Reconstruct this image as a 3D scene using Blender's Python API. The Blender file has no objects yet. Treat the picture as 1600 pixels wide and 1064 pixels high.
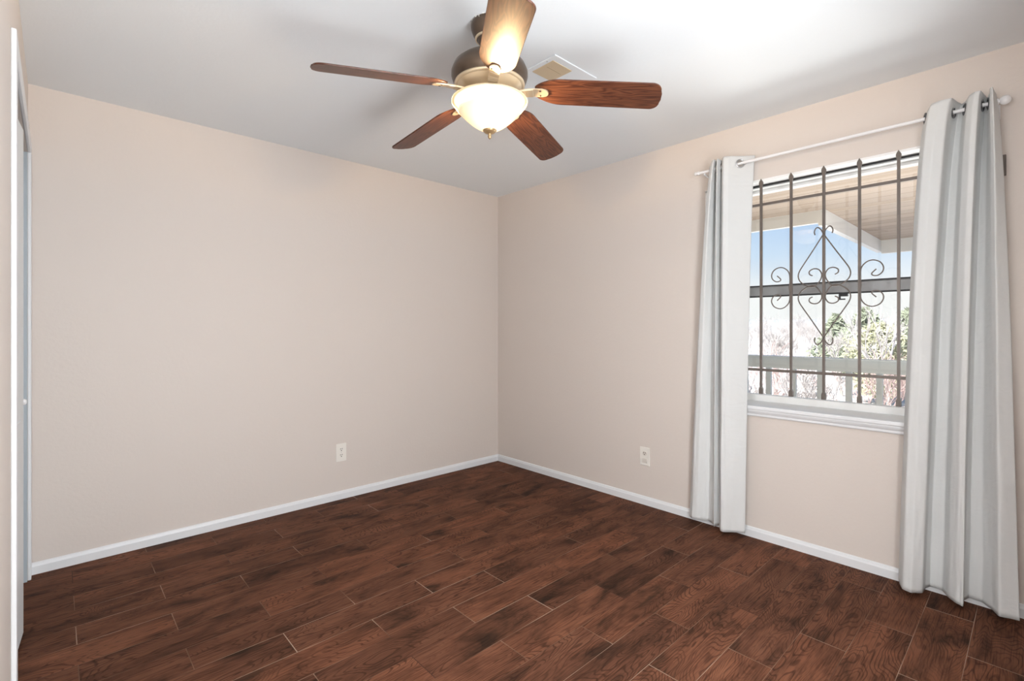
import bpy, bmesh, math, random
from mathutils import Vector, Matrix, Euler
from mathutils import noise as mnoise

S = bpy.context.scene
COL = S.collection
R = math.radians

# ------------------------------------------------------------------ camera, sky, sun, exposure
cam_d = bpy.data.cameras.new('camera')
cam_d.sensor_fit = 'HORIZONTAL'; cam_d.sensor_width = 36.0
cam_d.lens = 766.0 / 1600.0 * 36.0
cam_d.shift_y = -20.0 / 1600.0
cam_d.clip_start = 0.02; cam_d.clip_end = 2000
cam = bpy.data.objects.new('camera', cam_d); COL.objects.link(cam)
cam.location = (-3.003, -3.417, 1.229)
cam.rotation_euler = (R(90), 0, R(47.05 - 90))
S.camera = cam

S.view_settings.view_transform = 'Standard'
S.view_settings.look = 'None'
S.view_settings.gamma = 1.0
S.view_settings.exposure = 0.0
S.view_settings.use_curve_mapping = False
S.cycles.use_denoising = True
S.cycles.max_bounces = 10
S.cycles.diffuse_bounces = 6
S.cycles.transparent_max_bounces = 12
S.cycles.caustics_reflective = False
S.cycles.caustics_refractive = False
S.cycles.sample_clamp_indirect = 6.0

W = bpy.data.worlds.new('sky'); S.world = W; W.use_nodes = True
wn = W.node_tree.nodes; wl = W.node_tree.links
wn.clear()
wo = wn.new('ShaderNodeOutputWorld'); wb = wn.new('ShaderNodeBackground')
wtc = wn.new('ShaderNodeTexCoord'); wsx = wn.new('ShaderNodeSeparateXYZ'); wr = wn.new('ShaderNodeValToRGB')
wl.new(wtc.outputs['Generated'], wsx.inputs[0]); wl.new(wsx.outputs['Z'], wr.inputs[0])
cr = wr.color_ramp
cr.elements[0].position = 0.0; cr.elements[0].color = (1.0, 1.0, 1.0, 1)
cr.elements[1].position = 0.8; cr.elements[1].color = (0.18, 0.36, 0.80, 1)
e = cr.elements.new(0.06); e.color = (1.0, 1.0, 1.0, 1)
e = cr.elements.new(0.13); e.color = (0.66, 0.81, 1.0, 1)
e = cr.elements.new(0.24); e.color = (0.42, 0.63, 0.97, 1)
wl.new(wr.outputs[0], wb.inputs[0]); wb.inputs[1].default_value = 1.0
wl.new(wb.outputs[0], wo.inputs[0])


def lamp(name, kind, loc, rot, energy, color=(1, 1, 1), **kw):
    d = bpy.data.lights.new(name, kind); d.energy = energy; d.color = color
    for k, v in kw.items():
        setattr(d, k, v)
    o = bpy.data.objects.new(name, d); COL.objects.link(o)
    o.location = loc; o.rotation_euler = rot
    return o


# sun stands high behind the house, so it lights the garden and not the room
lamp('sun', 'SUN', (0, 0, 10), Vector((0.62, -0.22, -0.75)).to_track_quat('-Z', 'Y').to_euler(), 10.5, (1.0, 0.97, 0.93), angle=R(1.0))
# light thrown up by the bright deck just outside the window
for bx, pw in ((0.85, 32), (2.4, 125)):
    lamp('deck_bounce', 'AREA', (bx, -2.64, 0.02), Vector((-0.80, 0, 0.62)).to_track_quat('-Z', 'Y').to_euler(), pw, (1.0, 0.985, 0.97),
         shape='RECTANGLE', size=1.9, size_y=0.9)
# fill lamp added to brighten the window wall from beside the camera
lamp('fill_lamp_left', 'AREA', (-4.35, -3.08, 1.25), Vector((1, 0.10, 0.0)).to_track_quat('-Z', 'Z').to_euler(), 84, (0.97, 0.985, 1.0),
     shape='RECTANGLE', size=1.0, size_y=1.9)
# fill lamp added behind the camera to brighten the back wall
lamp('fill_lamp_front', 'AREA', (-2.1, -3.68, 1.15), Vector((-0.15, 1, 0.0)).to_track_quat('-Z', 'Z').to_euler(), 83, (0.95, 0.98, 1.0),
     shape='RECTANGLE', size=0.86, size_y=2.0)

# ------------------------------------------------------------------ helpers


class MB:
    def __init__(self):
        self.bm = bmesh.new()

    def box(self, x0, x1, y0, y1, z0, z1):
        v = [self.bm.verts.new(p) for p in ((x0, y0, z0), (x1, y0, z0), (x1, y1, z0), (x0, y1, z0),
                                            (x0, y0, z1), (x1, y0, z1), (x1, y1, z1), (x0, y1, z1))]
        for f in ((3, 2, 1, 0), (4, 5, 6, 7), (0, 1, 5, 4), (1, 2, 6, 5), (2, 3, 7, 6), (3, 0, 4, 7)):
            self.bm.faces.new([v[i] for i in f])
        return self

    def tube(self, pts, r, n=8, cap=True, closed=False):
        pts = [Vector(p) for p in pts]
        m = len(pts)
        rs = r if isinstance(r, (list, tuple)) else [r] * m
        rings = []
        prev = None
        for i in range(m):
            if closed:
                t = pts[(i + 1) % m] - pts[i - 1]
            else:
                t = pts[min(i + 1, m - 1)] - pts[max(i - 1, 0)]
            t.normalize()
            if prev is None:
                a = Vector((0, 0, 1)) if abs(t.z) < 0.9 else Vector((1, 0, 0))
                u = t.cross(a).normalized()
            else:
                u = prev - t * prev.dot(t)
                u = u.normalized() if u.length > 1e-6 else t.orthogonal().normalized()
            prev = u
            w = t.cross(u)
            rings.append([self.bm.verts.new(pts[i] + (u * math.cos(2 * math.pi * k / n) + w * math.sin(2 * math.pi * k / n)) * rs[i]) for k in range(n)])
        for i in range(m if closed else m - 1):
            a, b = rings[i], rings[(i + 1) % m]
            for k in range(n):
                self.bm.faces.new((a[k], a[(k + 1) % n], b[(k + 1) % n], b[k]))
        if cap and not closed:
            self.bm.faces.new(rings[0][::-1]); self.bm.faces.new(rings[-1])
        return self

    def lathe(self, prof, n=48, c=(0, 0, 0)):
        """prof: (radius, z) from one end to the other"""
        rings = []
        for r, z in prof:
            if r < 1e-5:
                rings.append([self.bm.verts.new((c[0], c[1], c[2] + z))])
            else:
                rings.append([self.bm.verts.new((c[0] + r * math.cos(2 * math.pi * k / n), c[1] + r * math.sin(2 * math.pi * k / n), c[2] + z)) for k in range(n)])
        for a, b in zip(rings, rings[1:]):
            for k in range(n):
                k2 = (k + 1) % n
                if len(a) == 1 and len(b) == 1:
                    continue
                if len(a) == 1:
                    self.bm.faces.new((a[0], b[k2], b[k]))
                elif len(b) == 1:
                    self.bm.faces.new((a[k], a[k2], b[0]))
                else:
                    self.bm.faces.new((a[k], a[k2], b[k2], b[k]))
        return self

    def prism(self, outline, z0, z1, axis='z'):
        """outline: 2D points; extruded along axis"""
        def P(a, b, c):
            return {'z': (a, b, c), 'y': (a, c, b), 'x': (c, a, b)}[axis]
        lo = [self.bm.verts.new(P(a, b, z0)) for a, b in outline]
        hi = [self.bm.verts.new(P(a, b, z1)) for a, b in outline]
        n = len(outline)
        self.bm.faces.new(lo[::-1]); self.bm.faces.new(hi)
        for i in range(n):
            self.bm.faces.new((lo[i], lo[(i + 1) % n], hi[(i + 1) % n], hi[i]))
        return self

    def xf(self, M):
        self.bm.transform(M); return self

    def build(self, name, mat, parent=None, smooth=False, bevel=0.0, angle=None):
        bmesh.ops.recalc_face_normals(self.bm, faces=self.bm.faces)
        me = bpy.data.meshes.new(name)
        self.bm.to_mesh(me); self.bm.free()
        if smooth:
            me.shade_smooth() if angle is None else me.set_sharp_from_angle(angle=R(angle))
            if angle is not None:
                for p in me.polygons:
                    p.use_smooth = True
        me.materials.append(mat)
        o = bpy.data.objects.new(name, me); COL.objects.link(o)
        if parent:
            o.parent = parent
        if bevel:
            b = o.modifiers.new('bevel', 'BEVEL'); b.width = bevel; b.segments = 2; b.limit_method = 'ANGLE'; b.angle_limit = R(40)
        return o


def tag(o, label=None, cat=None, group=None, kind=None):
    if label: o['label'] = label
    if cat: o['category'] = cat
    if group: o['group'] = group
    if kind: o['kind'] = kind
    return o


def empty(name, loc=(0, 0, 0), rz=0.0):
    o = bpy.data.objects.new(name, None); COL.objects.link(o)
    o.location = loc; o.rotation_euler = (0, 0, rz); o.empty_display_size = 0.1
    return o


def copy_tree(o, parent=None):
    c = o.copy(); COL.objects.link(c)
    if parent: c.parent = parent
    for ch in list(o.children):
        copy_tree(ch, c)
    return c


def folds(pts, k=14, passes=4):
    """a pleated line: straight runs with tight rounded folds"""
    P = [Vector(p) for p in pts]
    out = [P[i].lerp(P[i + 1], j / k) for i in range(len(P) - 1) for j in range(k)] + [P[-1].copy()]
    for _ in range(passes):
        out = [out[0]] + [(out[i - 1] + out[i] * 2 + out[i + 1]) / 4 for i in range(1, len(out) - 1)] + [out[-1]]
    return out


def catmull(pts, k=8):
    P = [Vector(p) for p in pts]
    P = [P[0] * 2 - P[1]] + P + [P[-1] * 2 - P[-2]]
    out = []
    for i in range(1, len(P) - 2):
        for j in range(k):
            t = j / k
            a, b, c, d = P[i - 1], P[i], P[i + 1], P[i + 2]
            out.append(0.5 * ((2 * b) + (c - a) * t + (2 * a - 5 * b + 4 * c - d) * t * t + (3 * b - a - 3 * c + d) * t ** 3))
    out.append(P[-2].copy())
    return out


# ------------------------------------------------------------------ materials
def mat(name, color, rough=0.6, metal=0.0, spec=0.5, bump=None, vary=None):
    m = bpy.data.materials.new(name); m.use_nodes = True
    nt = m.node_tree; b = nt.nodes['Principled BSDF']
    b.inputs['Base Color'].default_value = (*color, 1)
    b.inputs['Roughness'].default_value = rough
    b.inputs['Metallic'].default_value = metal
    b.inputs['Specular IOR Level'].default_value = spec
    tc = nt.nodes.new('ShaderNodeTexCoord')
    if vary:
        sc, amt = vary
        n = nt.nodes.new('ShaderNodeTexNoise'); n.inputs['Scale'].default_value = sc; n.inputs['Detail'].default_value = 4
        nt.links.new(tc.outputs['Object'], n.inputs['Vector'])
        mx = nt.nodes.new('ShaderNodeMix'); mx.data_type = 'RGBA'
        mx.inputs[6].default_value = (*[c * (1 - amt) for c in color], 1)
        mx.inputs[7].default_value = (*[min(1, c * (1 + amt)) for c in color], 1)
        nt.links.new(n.outputs['Fac'], mx.inputs[0]); nt.links.new(mx.outputs[2], b.inputs['Base Color'])
    if bump:
        sc, st, dist = bump
        n = nt.nodes.new('ShaderNodeTexNoise'); n.inputs['Scale'].default_value = sc; n.inputs['Detail'].default_value = 3
        nt.links.new(tc.outputs['Object'], n.inputs['Vector'])
        bp = nt.nodes.new('ShaderNodeBump'); bp.inputs['Strength'].default_value = st; bp.inputs['Distance'].default_value = dist
        nt.links.new(n.outputs['Fac'], bp.inputs['Height']); nt.links.new(bp.outputs[0], b.inputs['Normal'])
    return m


M = {}
M['wall'] = mat('wall_paint', (0.66, 0.60, 0.555), 0.55, spec=0.3, bump=(55, 0.18, 0.004))
M['ceiling'] = mat('ceiling_paint', (0.785, 0.825, 0.855), 0.75, spec=0.2, bump=(60, 0.15, 0.004))
M['trim'] = mat('white_trim', (0.74, 0.76, 0.78), 0.4, bump=(25, 0.04, 0.003))
M['door'] = mat('door_paint', (0.72, 0.75, 0.77), 0.4, bump=(30, 0.04, 0.003))
M['jamb'] = mat('shaded_jamb', (0.36, 0.41, 0.45), 0.5)  # blue-grey carries the shade on the white jamb
M['white_metal'] = mat('white_metal', (0.80, 0.80, 0.81), 0.3)
M['vinyl'] = mat('white_vinyl', (0.84, 0.84, 0.83), 0.35)
M['aluminium'] = mat('grey_aluminium', (0.27, 0.275, 0.28), 0.4, 0.3)
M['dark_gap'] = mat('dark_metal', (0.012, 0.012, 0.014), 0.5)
M['iron'] = mat('painted_iron', (0.135, 0.113, 0.099), 0.42, 0.2, vary=(40, 0.15))
M['plate'] = mat('ivory_plastic', (0.80, 0.77, 0.72), 0.35)
M['socket'] = mat('socket_plastic', (0.66, 0.62, 0.57), 0.4)
M['slot'] = mat('slot_black', (0.03, 0.028, 0.026), 0.6)
M['bronze'] = mat('dark_bronze', (0.125, 0.092, 0.068), 0.33, 0.75, vary=(14, 0.2))
M['bronze_light'] = mat('brushed_bronze_lamplit', (0.74, 0.61, 0.43), 0.34, 0.6)  # light bronze, raised to cream to carry lamp light on the flywheel
M['gold'] = mat('antique_gold', (0.42, 0.29, 0.15), 0.35, 0.7)
M['chip'] = mat('chipped_paint', (0.72, 0.70, 0.67), 0.7)
M['beige'] = mat('beige_vent', (0.62, 0.50, 0.34), 0.6)
M['steel'] = mat('grommet_steel', (0.16, 0.165, 0.175), 0.25, 0.9)
M['silver'] = mat('grommet_silver', (0.55, 0.56, 0.57), 0.3, 0.8)
M['rail_grey'] = mat('rail_paint', (0.62, 0.68, 0.71), 0.6, vary=(6, 0.06))
M['fascia'] = mat('fascia_paint', (0.88, 0.89, 0.88), 0.6, vary=(4, 0.04))
M['deck'] = mat('deck_boards', (0.42, 0.38, 0.34), 0.7, vary=(5, 0.15))
M['siding'] = mat('house_siding', (0.6, 0.56, 0.5), 0.8)
M['ground'] = mat('dry_grass', (0.58, 0.535, 0.50), 0.95, spec=0.1, vary=(0.9, 0.25), bump=(3, 0.5, 0.1))
M['hill'] = mat('hazy_hill', (0.36, 0.36, 0.36), 0.95, spec=0.1, vary=(0.06, 0.22))  # distance haze is put into the lightened base colour
M['bark'] = mat('pale_bark', (0.48, 0.44, 0.40), 0.9, spec=0.1, vary=(6, 0.2))  # bark and twigs lightened to carry the washed-out glare
M['twig'] = mat('dry_twig', (0.57, 0.525, 0.50), 0.9, spec=0.1)
M['red_twig'] = mat('reddish_twig', (0.50, 0.37, 0.34), 0.9, spec=0.1)
M['evergreen'] = mat('evergreen_needles', (0.30, 0.325, 0.235), 0.9, spec=0.1, vary=(2, 0.35))
M['willow'] = mat('yellow_leaf', (0.46, 0.45, 0.30), 0.9, spec=0.1, vary=(2, 0.25))

# glass
m = bpy.data.materials.new('window_glass'); m.use_nodes = True; nt = m.node_tree; nt.nodes.clear()
o_ = nt.nodes.new('ShaderNodeOutputMaterial'); tr = nt.nodes.new('ShaderNodeBsdfTransparent'); gl = nt.nodes.new('ShaderNodeBsdfGlossy')
gl.inputs['Roughness'].default_value = 0.0; gl.inputs['Color'].default_value = (1, 1, 1, 1)
fr = nt.nodes.new('ShaderNodeFresnel')
gm_ = nt.nodes.new('ShaderNodeNewGeometry'); im_ = nt.nodes.new('ShaderNodeMix'); im_.inputs[2].default_value = 1.5; im_.inputs[3].default_value = 1 / 1.5
nt.links.new(gm_.outputs['Backfacing'], im_.inputs[0]); nt.links.new(im_.outputs[0], fr.inputs[0])   # same reflection on both faces of the pane
mx = nt.nodes.new('ShaderNodeMixShader'); tr.inputs[0].default_value = (0.97, 0.985, 0.98, 1)
nt.links.new(fr.outputs[0], mx.inputs[0]); nt.links.new(tr.outputs[0], mx.inputs[1]); nt.links.new(gl.outputs[0], mx.inputs[2]); nt.links.new(mx.outputs[0], o_.inputs[0])
M['glass'] = m

# frosted lamp bowl: lit from inside by the bulbs
m = bpy.data.materials.new('frosted_glass'); m.use_nodes = True; nt = m.node_tree; nt.nodes.clear()
o_ = nt.nodes.new('ShaderNodeOutputMaterial')
tl = nt.nodes.new('ShaderNodeBsdfTranslucent'); tl.inputs[0].default_value = (0.0024, 0.0020, 0.00145, 1)   # thick opal glass, little gets through
tp = nt.nodes.new('ShaderNodeBsdfTransparent'); tp.inputs[0].default_value = (0.25, 0.22, 0.18, 1)
df = nt.nodes.new('ShaderNodeBsdfDiffuse'); df.inputs[0].default_value = (0.62, 0.58, 0.50, 1)
gs = nt.nodes.new('ShaderNodeBsdfGlossy'); gs.inputs['Roughness'].default_value = 0.25
m1 = nt.nodes.new('ShaderNodeAddShader')
m2 = nt.nodes.new('ShaderNodeMixShader'); m2.inputs[0].default_value = 0.05
em = nt.nodes.new('ShaderNodeEmission'); em.inputs[0].default_value = (1.0, 0.80, 0.56, 1); em.inputs[1].default_value = 0.10
ad = nt.nodes.new('ShaderNodeAddShader')
hf = nt.nodes.new('ShaderNodeMixShader')
tc_ = nt.nodes.new('ShaderNodeTexCoord'); sz_ = nt.nodes.new('ShaderNodeSeparateXYZ'); mr_ = nt.nodes.new('ShaderNodeMapRange')   # clear band added under the rim so bulb light reaches the blades
mr_.inputs[1].default_value = 2.088; mr_.inputs[2].default_value = 2.096; mr_.inputs[3].default_value = 1.0; mr_.inputs[4].default_value = 0.45
nt.links.new(tc_.outputs['Object'], sz_.inputs[0]); nt.links.new(sz_.outputs[2], mr_.inputs[0]); nt.links.new(mr_.outputs[0], hf.inputs[0])
nt.links.new(tp.outputs[0], hf.inputs[1]); nt.links.new(df.outputs[0], hf.inputs[2])
nt.links.new(hf.outputs[0], m1.inputs[0]); nt.links.new(tl.outputs[0], m1.inputs[1])
nt.links.new(m1.outputs[0], m2.inputs[1]); nt.links.new(gs.outputs[0], m2.inputs[2])
nt.links.new(m2.outputs[0], ad.inputs[0]); nt.links.new(em.outputs[0], ad.inputs[1]); nt.links.new(ad.outputs[0], o_.inputs[0])
M['bowl'] = m

m = bpy.data.materials.new('bulb_glow'); m.use_nodes = True; nt = m.node_tree; nt.nodes.clear()
o_ = nt.nodes.new('ShaderNodeOutputMaterial'); em = nt.nodes.new('ShaderNodeEmission')
em.inputs[0].default_value = (1, 0.8, 0.55, 1); em.inputs[1].default_value = 8
tp = nt.nodes.new('ShaderNodeBsdfTransparent'); tp.inputs[0].default_value = (0.9, 0.9, 0.9, 1); ad = nt.nodes.new('ShaderNodeAddShader')   # clear glass bulb
nt.links.new(em.outputs[0], ad.inputs[0]); nt.links.new(tp.outputs[0], ad.inputs[1]); nt.links.new(ad.outputs[0], o_.inputs[0]); M['bulb'] = m


def math_node(nt, op, a, b=None, c=None):
    n = nt.nodes.new('ShaderNodeMath'); n.operation = op
    for i, v in enumerate((a, b, c)):
        if v is None: continue
        if isinstance(v, (int, float)): n.inputs[i].default_value = v
        else: nt.links.new(v, n.inputs[i])
    return n.outputs[0]


def ramp(nt, fac, stops):
    n = nt.nodes.new('ShaderNodeValToRGB')
    els = n.color_ramp.elements
    while len(els) < len(stops): els.new(0.5)
    for e_, (p, c) in zip(els, stops):
        e_.position = p; e_.color = (*c, 1) if len(c) == 3 else c
    nt.links.new(fac, n.inputs[0])
    return n.outputs[0]


def mixc(nt, fac, a, b, mode='MIX'):
    n = nt.nodes.new('ShaderNodeMix'); n.data_type = 'RGBA'; n.blend_type = mode
    for sock, v in ((0, fac), (6, a), (7, b)):
        if isinstance(v, (int, float)): n.inputs[sock].default_value = v
        elif isinstance(v, tuple): n.inputs[sock].default_value = (*v, 1)
        else: nt.links.new(v, n.inputs[sock])
    return n.outputs[2]


def floor_material():
    m = bpy.data.materials.new('wood_look_tile'); m.use_nodes = True; nt = m.node_tree
    b = nt.nodes['Principled BSDF']
    g = nt.nodes.new('ShaderNodeNewGeometry'); sp = nt.nodes.new('ShaderNodeSeparateXYZ'); nt.links.new(g.outputs['Position'], sp.inputs[0])
    x, y = sp.outputs[0], sp.outputs[1]
    v = math_node(nt, 'DIVIDE', math_node(nt, 'ADD', y, 1.19), 0.1572)
    row = math_node(nt, 'FLOOR', v); fy = math_node(nt, 'FRACT', v)
    odd = math_node(nt, 'FLOORED_MODULO', row, 2.0)
    u = math_node(nt, 'DIVIDE', math_node(nt, 'ADD', math_node(nt, 'ADD', x, 2.333), math_node(nt, 'MULTIPLY', odd, 0.3048)), 0.6096)
    colm = math_node(nt, 'FLOOR', u); fx = math_node(nt, 'FRACT', u)
    dx = math_node(nt, 'MULTIPLY', math_node(nt, 'MINIMUM', fx, math_node(nt, 'SUBTRACT', 1.0, fx)), 0.6096)
    dy = math_node(nt, 'MULTIPLY', math_node(nt, 'MINIMUM', fy, math_node(nt, 'SUBTRACT', 1.0, fy)), 0.1572)
    cb = nt.nodes.new('ShaderNodeCombineXYZ'); nt.links.new(colm, cb.inputs[0]); nt.links.new(row, cb.inputs[1])
    wnz = nt.nodes.new('ShaderNodeTexWhiteNoise'); wnz.noise_dimensions = '3D'; nt.links.new(cb.outputs[0], wnz.inputs[0])
    rs = nt.nodes.new('ShaderNodeSeparateColor'); nt.links.new(wnz.outputs['Color'], rs.inputs[0])
    r1, r2, r3 = rs.outputs[0], rs.outputs[1], rs.outputs[2]

    def noise(sx, sy, off, detail=3, rough=0.55, dist=0.0):
        c = nt.nodes.new('ShaderNodeCombineXYZ')
        nt.links.new(math_node(nt, 'ADD', math_node(nt, 'MULTIPLY', x, sx), math_node(nt, 'MULTIPLY', r1, 40)), c.inputs[0])
        nt.links.new(math_node(nt, 'ADD', math_node(nt, 'MULTIPLY', y, sy), math_node(nt, 'MULTIPLY', r2, 40)), c.inputs[1])
        nt.links.new(math_node(nt, 'ADD', math_node(nt, 'MULTIPLY', r3, 30), off), c.inputs[2])
        n = nt.nodes.new('ShaderNodeTexNoise'); n.inputs['Scale'].default_value = 1.0
        n.inputs['Detail'].default_value = detail; n.inputs['Roughness'].default_value = rough; n.inputs['Distortion'].default_value = dist
        nt.links.new(c.outputs[0], n.inputs['Vector'])
        return n.outputs['Fac']
    blotch = noise(3.4, 9.0, 0.0, 4, 0.62, 0.4)
    streak = noise(7.0, 190.0, 5.0, 3, 0.6)
    field = noise(1.7, 7.0, 9.0, 2.5, 0.42, 0.25)
    rings = math_node(nt, 'SINE', math_node(nt, 'MULTIPLY', field, 260.0))
    ringm = ramp(nt, math_node(nt, 'ADD', math_node(nt, 'MULTIPLY', rings, 0.5), 0.5), [(0.0, (1, 1, 1)), (0.10, (0.75, 0.75, 0.75)), (0.30, (0, 0, 0))])
    where = ramp(nt, noise(2.2, 4.0, 14.0, 2, 0.5), [(0.36, (0.25, 0.25, 0.25)), (0.55, (1, 1, 1))])
    base = ramp(nt, blotch, [(0.30, (0.038, 0.021, 0.014)), (0.40, (0.092, 0.041, 0.025)), (0.54, (0.150, 0.064, 0.038)), (0.74, (0.190, 0.086, 0.051))])
    tint = ramp(nt, r3, [(0.0, (0.70, 0.71, 0.72)), (0.5, (0.92, 0.92, 0.92)), (1.0, (1.12, 1.07, 1.02))])
    base = mixc(nt, 1.0, base, tint, 'MULTIPLY')
    stc = ramp(nt, streak, [(0.34, (0.52, 0.49, 0.47)), (0.48, (1.0, 1.0, 1.0)), (0.70, (1.25, 1.22, 1.18))])
    base = mixc(nt, 0.85, base, stc, 'MULTIPLY')
    dark = math_node(nt, 'MULTIPLY', math_node(nt, 'MULTIPLY', ringm, where), 0.60)
    base = mixc(nt, dark, base, (0.026, 0.012, 0.008))
    # joints: pale dry grout in places, dark elsewhere
    jn = nt.nodes.new('ShaderNodeTexNoise'); jn.inputs['Scale'].default_value = 1.7; nt.links.new(g.outputs['Position'], jn.inputs['Vector'])
    gcol = ramp(nt, jn.outputs['Fac'], [(0.42, (0.055, 0.028, 0.020)), (0.52, (0.20, 0.115, 0.075)), (0.66, (0.46, 0.35, 0.27))])
    jx = math_node(nt, 'LESS_THAN', dx, 0.0016); jy = math_node(nt, 'LESS_THAN', dy, 0.0010)
    jm = math_node(nt, 'MAXIMUM', jx, jy)
    base = mixc(nt, math_node(nt, 'MULTIPLY', jm, 0.85), base, gcol)
    nt.links.new(base, b.inputs['Base Color'])
    nt.links.new(math_node(nt, 'ADD', 0.42, math_node(nt, 'MULTIPLY', streak, 0.16)), b.inputs['Roughness'])
    b.inputs['Specular IOR Level'].default_value = 0.035
    h = math_node(nt, 'SUBTRACT', math_node(nt, 'MULTIPLY', streak, 0.3), math_node(nt, 'ADD', math_node(nt, 'MULTIPLY', dark, 0.3), jm))
    bp = nt.nodes.new('ShaderNodeBump'); bp.inputs['Strength'].default_value = 0.35; bp.inputs['Distance'].default_value = 0.002
    nt.links.new(h, bp.inputs['Height']); nt.links.new(bp.outputs[0], b.inputs['Normal'])
    return m


M['floor'] = floor_material()


def blade_material():
    m = bpy.data.materials.new('blade_walnut'); m.use_nodes = True; nt = m.node_tree; b = nt.nodes['Principled BSDF']
    tc = nt.nodes.new('ShaderNodeTexCoord'); mp = nt.nodes.new('ShaderNodeMapping'); mp.inputs['Scale'].default_value = (4.0, 34, 34)
    nt.links.new(tc.outputs['Object'], mp.inputs[0])
    n = nt.nodes.new('ShaderNodeTexNoise'); n.inputs['Scale'].default_value = 1.0; n.inputs['Detail'].default_value = 2; n.inputs['Distortion'].default_value = 0.6
    nt.links.new(mp.outputs[0], n.inputs['Vector'])
    s = math_node(nt, 'SINE', math_node(nt, 'MULTIPLY', n.outputs['Fac'], 42.0))
    c = ramp(nt, math_node(nt, 'ADD', math_node(nt, 'MULTIPLY', s, 0.5), 0.5), [(0.0, (0.056, 0.019, 0.011)), (0.5, (0.092, 0.032, 0.017)), (1.0, (0.120, 0.044, 0.022))])
    nt.links.new(c, b.inputs['Base Color']); b.inputs['Roughness'].default_value = 0.38; b.inputs['Specular IOR Level'].default_value = 0.42
    return m


M['blade'] = blade_material()


def cloth_material():
    m = bpy.data.materials.new('curtain_cloth'); m.use_nodes = True; nt = m.node_tree; nt.nodes.clear()
    o_ = nt.nodes.new('ShaderNodeOutputMaterial')
    pb = nt.nodes.new('ShaderNodeBsdfPrincipled'); pb.inputs['Base Color'].default_value = (0.735, 0.75, 0.75, 1); pb.inputs['Roughness'].default_value = 0.75
    pb.inputs['Specular IOR Level'].default_value = 0.25
    tl = nt.nodes.new('ShaderNodeBsdfTranslucent'); tl.inputs[0].default_value = (0.735, 0.75, 0.75, 1)
    mx = nt.nodes.new('ShaderNodeMixShader'); mx.inputs[0].default_value = 0.14
    tc = nt.nodes.new('ShaderNodeTexCoord'); mp = nt.nodes.new('ShaderNodeMapping'); mp.inputs['Scale'].default_value = (9, 9, 16)
    nt.links.new(tc.outputs['Object'], mp.inputs[0])
    n = nt.nodes.new('ShaderNodeTexNoise'); n.inputs['Scale'].default_value = 1.0; n.inputs['Detail'].default_value = 3; n.inputs['Distortion'].default_value = 0.8
    nt.links.new(mp.outputs[0], n.inputs['Vector'])
    bp = nt.nodes.new('ShaderNodeBump'); bp.inputs['Strength'].default_value = 0.22; bp.inputs['Distance'].default_value = 0.02
    nt.links.new(n.outputs['Fac'], bp.inputs['Height']); nt.links.new(bp.outputs[0], pb.inputs['Normal'])
    nt.links.new(pb.outputs[0], mx.inputs[1]); nt.links.new(tl.outputs[0], mx.inputs[2]); nt.links.new(mx.outputs[0], o_.inputs[0])
    return m


M['cloth'] = cloth_material()


def soffit_material():
    m = bpy.data.materials.new('soffit_boards'); m.use_nodes = True; nt = m.node_tree; b = nt.nodes['Principled BSDF']
    g = nt.nodes.new('ShaderNodeNewGeometry'); sp = nt.nodes.new('ShaderNodeSeparateXYZ'); nt.links.new(g.outputs['Position'], sp.inputs[0])
    v = math_node(nt, 'DIVIDE', sp.outputs[0], 0.20)
    f = math_node(nt, 'FRACT', v)
    d = math_node(nt, 'MINIMUM', f, math_node(nt, 'SUBTRACT', 1.0, f))
    gm = math_node(nt, 'LESS_THAN', d, 0.035)
    wnz = nt.nodes.new('ShaderNodeTexWhiteNoise'); wnz.noise_dimensions = '1D'; nt.links.new(math_node(nt, 'FLOOR', v), wnz.inputs['W'])
    c = mixc(nt, wnz.outputs['Value'], (0.40, 0.31, 0.24), (0.49, 0.39, 0.305))
    c = mixc(nt, math_node(nt, 'MULTIPLY', gm, 0.65), c, (0.20, 0.14, 0.10))
    nt.links.new(c, b.inputs['Base Color']); b.inputs['Roughness'].default_value = 0.7
    return m


M['soffit'] = soffit_material()

# ------------------------------------------------------------------ room shell
XL, CEIL, YF = -3.103, 2.44, -3.60          # left wall plane, ceiling height, wall behind the camera
WY0, WY1, WZ0, WZ1 = -3.285, -1.985, 0.745, 2.087   # window opening
DY0, DY1, DZ = -1.225, -0.075, 2.078          # closet opening


def struct(o):
    return tag(o, kind='structure')


struct(MB().box(-4.6, 0.25, -4.6, 0.2, -0.12, 0.0).build('floor', M['floor']))
struct(MB().box(-4.6, 0.45, -4.6, 0.2, CEIL, CEIL + 0.2).build('ceiling', M['ceiling']))
struct(MB().box(-3.9, 0.25, 0.0, 0.2, 0, CEIL).build('wall_back', M['wall']))
w = MB()
w.box(0, 0.25, WY1, 0.0, 0, CEIL); w.box(0, 0.25, YF - 0.12, WY0, 0, CEIL)
w.box(0, 0.25, WY0, WY1, 0, WZ0); w.box(0, 0.25, WY0, WY1, WZ1, CEIL)
struct(w.build('wall_right', M['wall']))
w = MB()
w.box(XL - 0.12, XL, DY1, 0.0, 0, CEIL); w.box(XL - 0.12, XL, -2.66, DY0, 0, CEIL); w.box(XL - 0.12, XL, DY0, DY1, DZ, CEIL)
w.box(XL - 0.12, XL, YF, -3.53, 0, CEIL); w.box(XL - 0.12, XL, -3.53, -2.66, 2.06, CEIL)     # unseen opening added to let the left fill lamp in
struct(w.build('wall_left', M['wall']))
w = MB()
w.box(-4.6, -2.56, YF - 0.12, YF, 0, CEIL); w.box(-1.64, 0.0, YF - 0.12, YF, 0, CEIL); w.box(-2.56, -1.64, YF - 0.12, YF, 2.16, CEIL)  # unseen opening added for the front fill lamp
struct(w.build('wall_front', M['wall']))
w = MB()   # unseen hall space added around the fill lamps
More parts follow.
